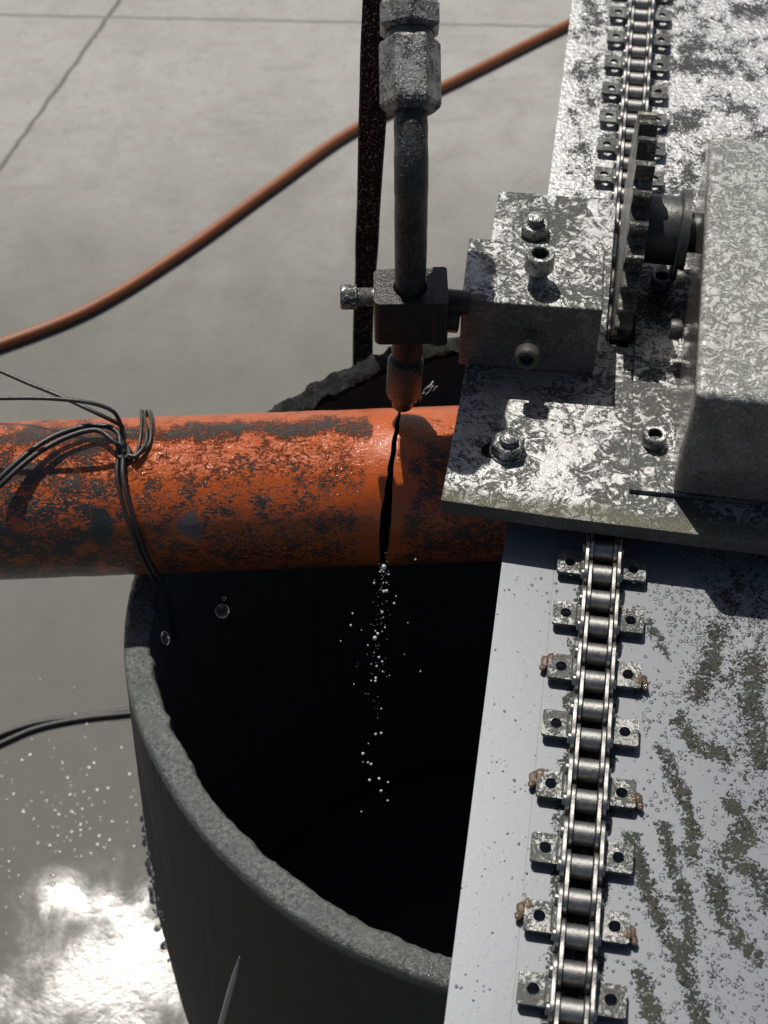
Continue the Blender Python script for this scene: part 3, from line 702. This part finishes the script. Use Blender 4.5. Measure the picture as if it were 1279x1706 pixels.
def pipe_part(name, side, xe):
    mb = MB(); mu = []; wa = []; sc_ = []; ripl_shade = []; rel = []
    L = 330 if side < 0 else 130
    ts = [(i / L) for i in range(L + 1)]; ths = [-180 + 360 * i / NTH for i in range(NTH)]
    for t in ts:
        for th in ths:
            xc, hw = kf(th); xk = xc + side * max(hw, .02)
            x = xe + (xk - xe) * t
            p = ps(x, th); d = (p - Vector((x, pax(x), PZ))) / PR
            p += d * (noise.noise(p * .09) * .25 + noise.noise(p * .5) * .08)
            mb.v.append(tuple(p))
            nv = Vector((x, th * .6, 0))
            away = abs(x - xc)
            n1_ = noise.noise(nv * .06); n2_ = noise.noise(nv * .12 + Vector((3, 3, 0)))
            m = 0.0
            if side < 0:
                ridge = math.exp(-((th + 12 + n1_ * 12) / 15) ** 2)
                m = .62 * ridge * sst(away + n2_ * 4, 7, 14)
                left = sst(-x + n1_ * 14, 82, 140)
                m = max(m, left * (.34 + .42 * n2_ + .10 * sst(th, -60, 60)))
                m = max(m, (.22 + .22 * n2_ + .06 * sst(th, 18, 50)) * sst(away + n2_ * 5, 4, 20))  # sand thickened slightly towards the front, deepening the shade there by colour
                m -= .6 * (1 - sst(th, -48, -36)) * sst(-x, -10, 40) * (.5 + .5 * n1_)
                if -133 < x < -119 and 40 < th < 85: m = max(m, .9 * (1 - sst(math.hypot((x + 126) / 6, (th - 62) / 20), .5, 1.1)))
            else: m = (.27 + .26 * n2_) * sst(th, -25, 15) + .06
            mu.append(m); wa.append((1 - sst(away + n1_ * 6, 4, 24)) * (1 - sst(th, 0, 35)))
            rel.append(1 - .94 * sst(th, 0, 50) + .5 * sst(th, 72, 90)); ripl_shade.append((1.25 * sst(th, -18, 32) + .5) * sst(away, 3, 14)); sc_.append(1 - sst(math.hypot((x + 86) / 7.5, (th - 62) / 13) + n2_ * .5, .4, 1.1))  # wrinkled grime, made denser towards the front to paint in the pipe's shade
    n = NTH
    for i in range(L):
        for q in range(n): r2 = (q + 1) % n; mb.f.append((i * n + q, i * n + r2, (i + 1) * n + r2, (i + 1) * n + q))
    outer_f = len(mb.f)
    base = len(mb.v)                        # cut face and bore
    for rr, back in ((PR - 4.0, 0.0), (PR - 4.0, 1.0)):
        for th in ths:
            xc, hw = kf(th); xk = xc + side * max(hw, .02); x = xk + (xe - xk) * back
            mb.v.append(tuple(ps(x, th, rr))); mu.append(0); wa.append(0); sc_.append(0); ripl_shade.append(0); rel.append(0)
    for q in range(n):
        r2 = (q + 1) % n
        mb.f.append((L * n + q, L * n + r2, base + r2, base + q)); mb.f.append((base + q, base + r2, base + n + r2, base + n + q)); mb.f.append((base + n + q, base + n + r2, r2, q))
    o = mb.build(name, [M['pipe'], M['kerf'], M['pipe_in']], pipe, smooth=True, sharp=50)
    for i, p in enumerate(o.data.polygons):
        if i >= outer_f: p.material_index = 1 if (i - outer_f) % 3 == 0 else 2
    set_attr(o, "mud", mu); set_attr(o, "washed", wa); set_attr(o, "scuff", sc_); set_attr(o, "ripple_shade", ripl_shade); set_attr(o, "relief", rel)
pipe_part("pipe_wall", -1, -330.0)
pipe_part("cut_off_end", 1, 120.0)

# ------------------------------------------------------------------ wires tied round the pipe
tie = thing("wire_tie", (-112, pax(-112), PZ - PR - 2), "twisted black and grey wires tied in a bunch round the orange pipe", "wire")
def wire(name, pts, r, mat='wire', sub=6):
    mb = MB(); tube(mb, pts, r, 10, sub); return mb.build(name, M[mat], tie, smooth=True)
for dx, r_ in ((-1.4, .7), (.5, .75), (1.9, .7), (2.9, .65)):
    ring = []
    for th, x in ((-175, -112), (-150, -112), (-120, -111.5), (-95, -111), (-75, -111), (-58, -111), (-45, -110.2), (-33, -108.6), (-20, -107), (-8, -106.2), (3, -106.4), (10, -108), (14, -110.5), (13, -113)):
        ring.append(ps(x + .8 * math.sin(R(th * 3 + dx * 70)) + dx * (1 - max(0, th - 3) / 14), th, PR + r_ + (1.4 if -60 < th < -12 else .9) + .9 * math.sin(R(th * 2.5 + dx * 90)) + (1.2 if th > 5 else 0)))
    mb = MB(); tube(mb, ring, r_, 10, 5); mb.build("loop", M['wire2'], tie, smooth=True)
wire("tail", [(-115.5, 414.5, 0), (-116.7, 425.0, -1.2), (-117.5, 425.0, 2.1), (-126.7, 425.0, 9.9), (-142.9, 432.5, 12.9), (-157.3, 440, 13), (-171.7, 447.5, 13.9), (-200, 460, 18)], 1.0, 'wire2')
wire("tail", [(-114.5, 414, 0), (-115.7, 420, 1.2), (-115.9, 420, 10.3), (-118.3, 420, 16.9), (-126.6, 420, 21.6), (-139.1, 420, 24.1), (-151.9, 420, 25.1), (-169.9, 420, 25.4), (-200, 424, 24)], .95, 'wire2')
wire("tail", [(-115, 412, 1.5), (-116.1, 413, -.2), (-117.7, 420.3, 1.4), (-123.9, 423.7, 2.6), (-134.6, 423.1, 2.6), (-146.9, 416.1, 3.4), (-158.8, 404.6, 2.4), (-173.7, 389.7, -4), (-200, 365, -22)], 1.25)
wire("tail", [(-113.8, 410.5, -.5), (-115.2, 411.6, .4), (-120, 415.6, 3), (-127.5, 421, 3), (-139, 417.1, 3.2), (-151.2, 408.1, 2.8), (-163.4, 396.5, -.4), (-173.8, 386.7, -7), (-200, 358, -28)], 1.25)
wire("tail", [(-114.7, 410.5, 0), (-114.7, 408.6, -1.6), (-114.2, 400, -4.0), (-112, 391.6, -9), (-108.8, 383.4, -19), (-106.5, 379, -31), (-103.4, 377, -42), (-101.6, 380, -62), (-100.8, 383, -84), (-102.5, 385, -110)], 1.15)
wire("tail", [(-116.7, 411.0, -.8), (-117.2, 408.6, -2.4), (-117.0, 400, -5.2), (-114.8, 391.6, -10.5), (-111.2, 383.0, -20), (-108.4, 378.6, -32), (-105.6, 377, -45), (-103.2, 380, -64), (-102.2, 383, -86), (-104, 386, -112)], 1.0)
kn = MB(); lathe(kn, (-115.2, 412.2, -3.5), Vector((.1, -.35, 1)), [(0, 2.0), (0, 3.4), (.8, 3.9), (3.0, 3.9), (3.8, 3.3), (3.8, 2.0), (0, 2.0)], 18); kn.build("knot_sleeve", M['wire'], tie, smooth=True, sharp=40)

# ------------------------------------------------------------------ hose and cable on the ground, rod in front
h1 = MB(); tube(h1, [(-583.6, 1019.6, GZ + 6.2), (-466.8, 1061.3, GZ + 6.2), (-407.6, 1087.2, GZ + 6.2), (-318, 1141.5, GZ + 6.2), (-226.9, 1230.5, GZ + 6.2), (-129.7, 1344, GZ + 6.2), (-30.8, 1456, GZ + 6.2), (99, 1556.4, GZ + 6.2), (251.7, 1678.1, GZ + 6.2), (388.2, 1774.6, GZ + 6.2)], 6.2, 20, 10)
tag(h1.build("hose", M['hose'], smooth=True), "dull orange rubber hose lying across the concrete behind the machine", "hose")
for off, lab in ((0, "thin black cable lying on the wet concrete left of the barrel, nearer strand"), (1, "thin black cable lying on the wet concrete left of the barrel, farther strand")):
    c1 = MB(); base = [(-420, 545, 0), (-359.5, 588, 0), (-331.3, 604.5, 0), (-302.5, 619, 0), (-267.2, 627.5, 0), (-223.5, 632.7, 0), (-150, 640, 0), (-60, 650, 0)]
    tube(c1, [(x, y + off * (6 + 4 * math.sin(i * 1.1)), GZ + 2.5 + off * .2) for i, (x, y, z) in enumerate(base)], 2.4, 12, 6)
    tag(c1.build("cable", M['wire'], smooth=True), lab, "cable", "cables on the wet ground")
r1 = MB(); ra, rb = Vector((-47.5, 170, 31.0)), Vector((-59.4, 170, -30.8))
tube(r1, [ra.lerp(rb, 7.0), ra.lerp(rb, 3.0), rb, ra.lerp(rb, .6), ra.lerp(rb, .3), ra.lerp(rb, .12), ra], lambda t: 1.0 if t < .6 else 1.0 - (t - .6) / .4 * .9, 12, 1)
tag(r1.build("metal_rod", M['rod'], smooth=True), "thin pale metal rod end standing in front of the barrel", "rod")

# ------------------------------------------------------------------ water
def drop(name, c, r, st=1.0, mat='water', lab='', cat='drop', grp=None):
    mb = MB(); pr_ = [(-r * st, 0)] + [(r * st * math.cos(math.pi * (1 - i / 12)), r * math.sin(math.pi * i / 12)) for i in range(1, 12)] + [(r * st, 0)]
    lathe(mb, c, (.05, 0, 1), pr_, 24); return tag(mb.build(name, M[mat], smooth=True, sharp=180), lab, cat, grp)
drop("water_drop", (-69.7, 345, -29.3), 3.1, .95, 'water', "round clear water drop falling in front of the dark barrel", "water drop")
drop("water_drop", (-96.7, 345, -49.5), 1.9, 2.7, 'water', "long blurred water drop beside the hanging wires", "water drop")
drop("water_drop", (-68.1, 345, -20), .9, 1.0, 'water', "tiny bright water drop just above the round one", "water drop")
DR = []
DROPS = [(-0.3, 7.7, .9), (1.6, 2.5, .36), (-4.4, -3.4, .45), (-.6, -3.3, .3), (.7, -3.3, .3), (-.5, -9.4, .6), (.7, -9.1, .6), (4.6, -13, .3), (3.8, -18.1, .48), (-13.8, -25.2, .42), (-14.8, -34.1, .48), (-10.3, -37.8, .24), (-19.5, -46.1, .3), (-1.3, -24.5, .54), (-.8, -28.4, .24), (-.2, -36, .36), (-1.4, -39.1, .3), (-4.3, -38.6, .33), (-3.3, -40.8, .6), (-4.6, -44.1, .84), (-7.7, -49.7, .36), (-3, -59.5, .54), (-1.6, -63.1, .45), (-4.1, -66.8, .48), (-4.6, -76.7, .6), (-4.8, -79.2, .54), (-6.7, -78.8, .39), (-1.5, -71.2, .36), (15.5, -71.5, .36), (-14.6, -81.7, .3), (-2.4, -103.6, .39), (-5.3, -127.1, .6), (-2.6, -126.3, .6), (-8.9, -136, .3), (-11.7, -146, .72), (-9.4, -154.9, .54), (-7.9, -156.7, .66), (-8.9, -173.3, .72), (-4.1, -171.8, .72), (.4, -175.8, .54), (-3.2, -185, .72), (.1, -195.7, .54), (-13.7, -207.8, .45), (9.6, -32.6, .24), (8.2, -57.3, .21), (12.4, 12.5, .36), (1.6, -74.6, .24), (-5.1, -55.6, .24), (-6.5, -64.9, .27), (-.5, 4.4, .3), (-1.9, 4.4, .36), (-1.2, 5.6, .3), (-11.9, -154.3, .3)]
db = MB()
for x, z, r in DROPS:
    k_ = (286 if z < -115 else 322) / 340; yy = 340 * k_; x *= k_; z = CAM_H + (z - CAM_H) * k_; r *= k_ * 1.15
    lathe(db, (x, yy, z), (random.uniform(-.2, .2), 0, 1), [(-r * 1.3, 0), (-r * .9, r * .7), (0, r), (r * .9, r * .7), (r * 1.3, 0)], 10)
for k in range(80):
    q = random.random() ** 1.6; z = 9 - 125 * q; x = -.6 - 4.5 * q + random.gauss(0, 1.0 + 3.4 * q); r = random.uniform(.09, .2); st_ = random.uniform(1.5, 4)
    lathe(db, (x, 340 + random.gauss(0, 4), z), (random.uniform(-.15, .15), 0, 1), [(-r * st_, 0), (0, r), (r * st_, 0)], 6)
tag(db.build("water_spray", M['foam'], smooth=True, sharp=180), "white droplets of jet water falling below the cut in the pipe", "water spray", kind='stuff')
sj = MB()
for k in range(54):
    sg = random.choice((-1, 1, 1)); an = R(random.gauss(60, 5) if sg < 0 else random.gauss(46, 5)); d = Vector((sg * math.cos(an), random.uniform(.1, .3), math.sin(an))).normalized()
    s0 = random.uniform(3, 12 if sg < 0 else 20); ln = random.uniform(1.0, 3.5); p = Vector((9.5, 434, -1.5)) + d * s0
    lathe(sj, p, d, [(0, 0), (ln * .4, .13), (ln * .8, .18), (ln, 0)], 6)
tag(sj.build("jet_splash", M['foam'], smooth=True, sharp=180), "thin bright streaks of water splashing up beside the nozzle tip", "water splash", kind='stuff')
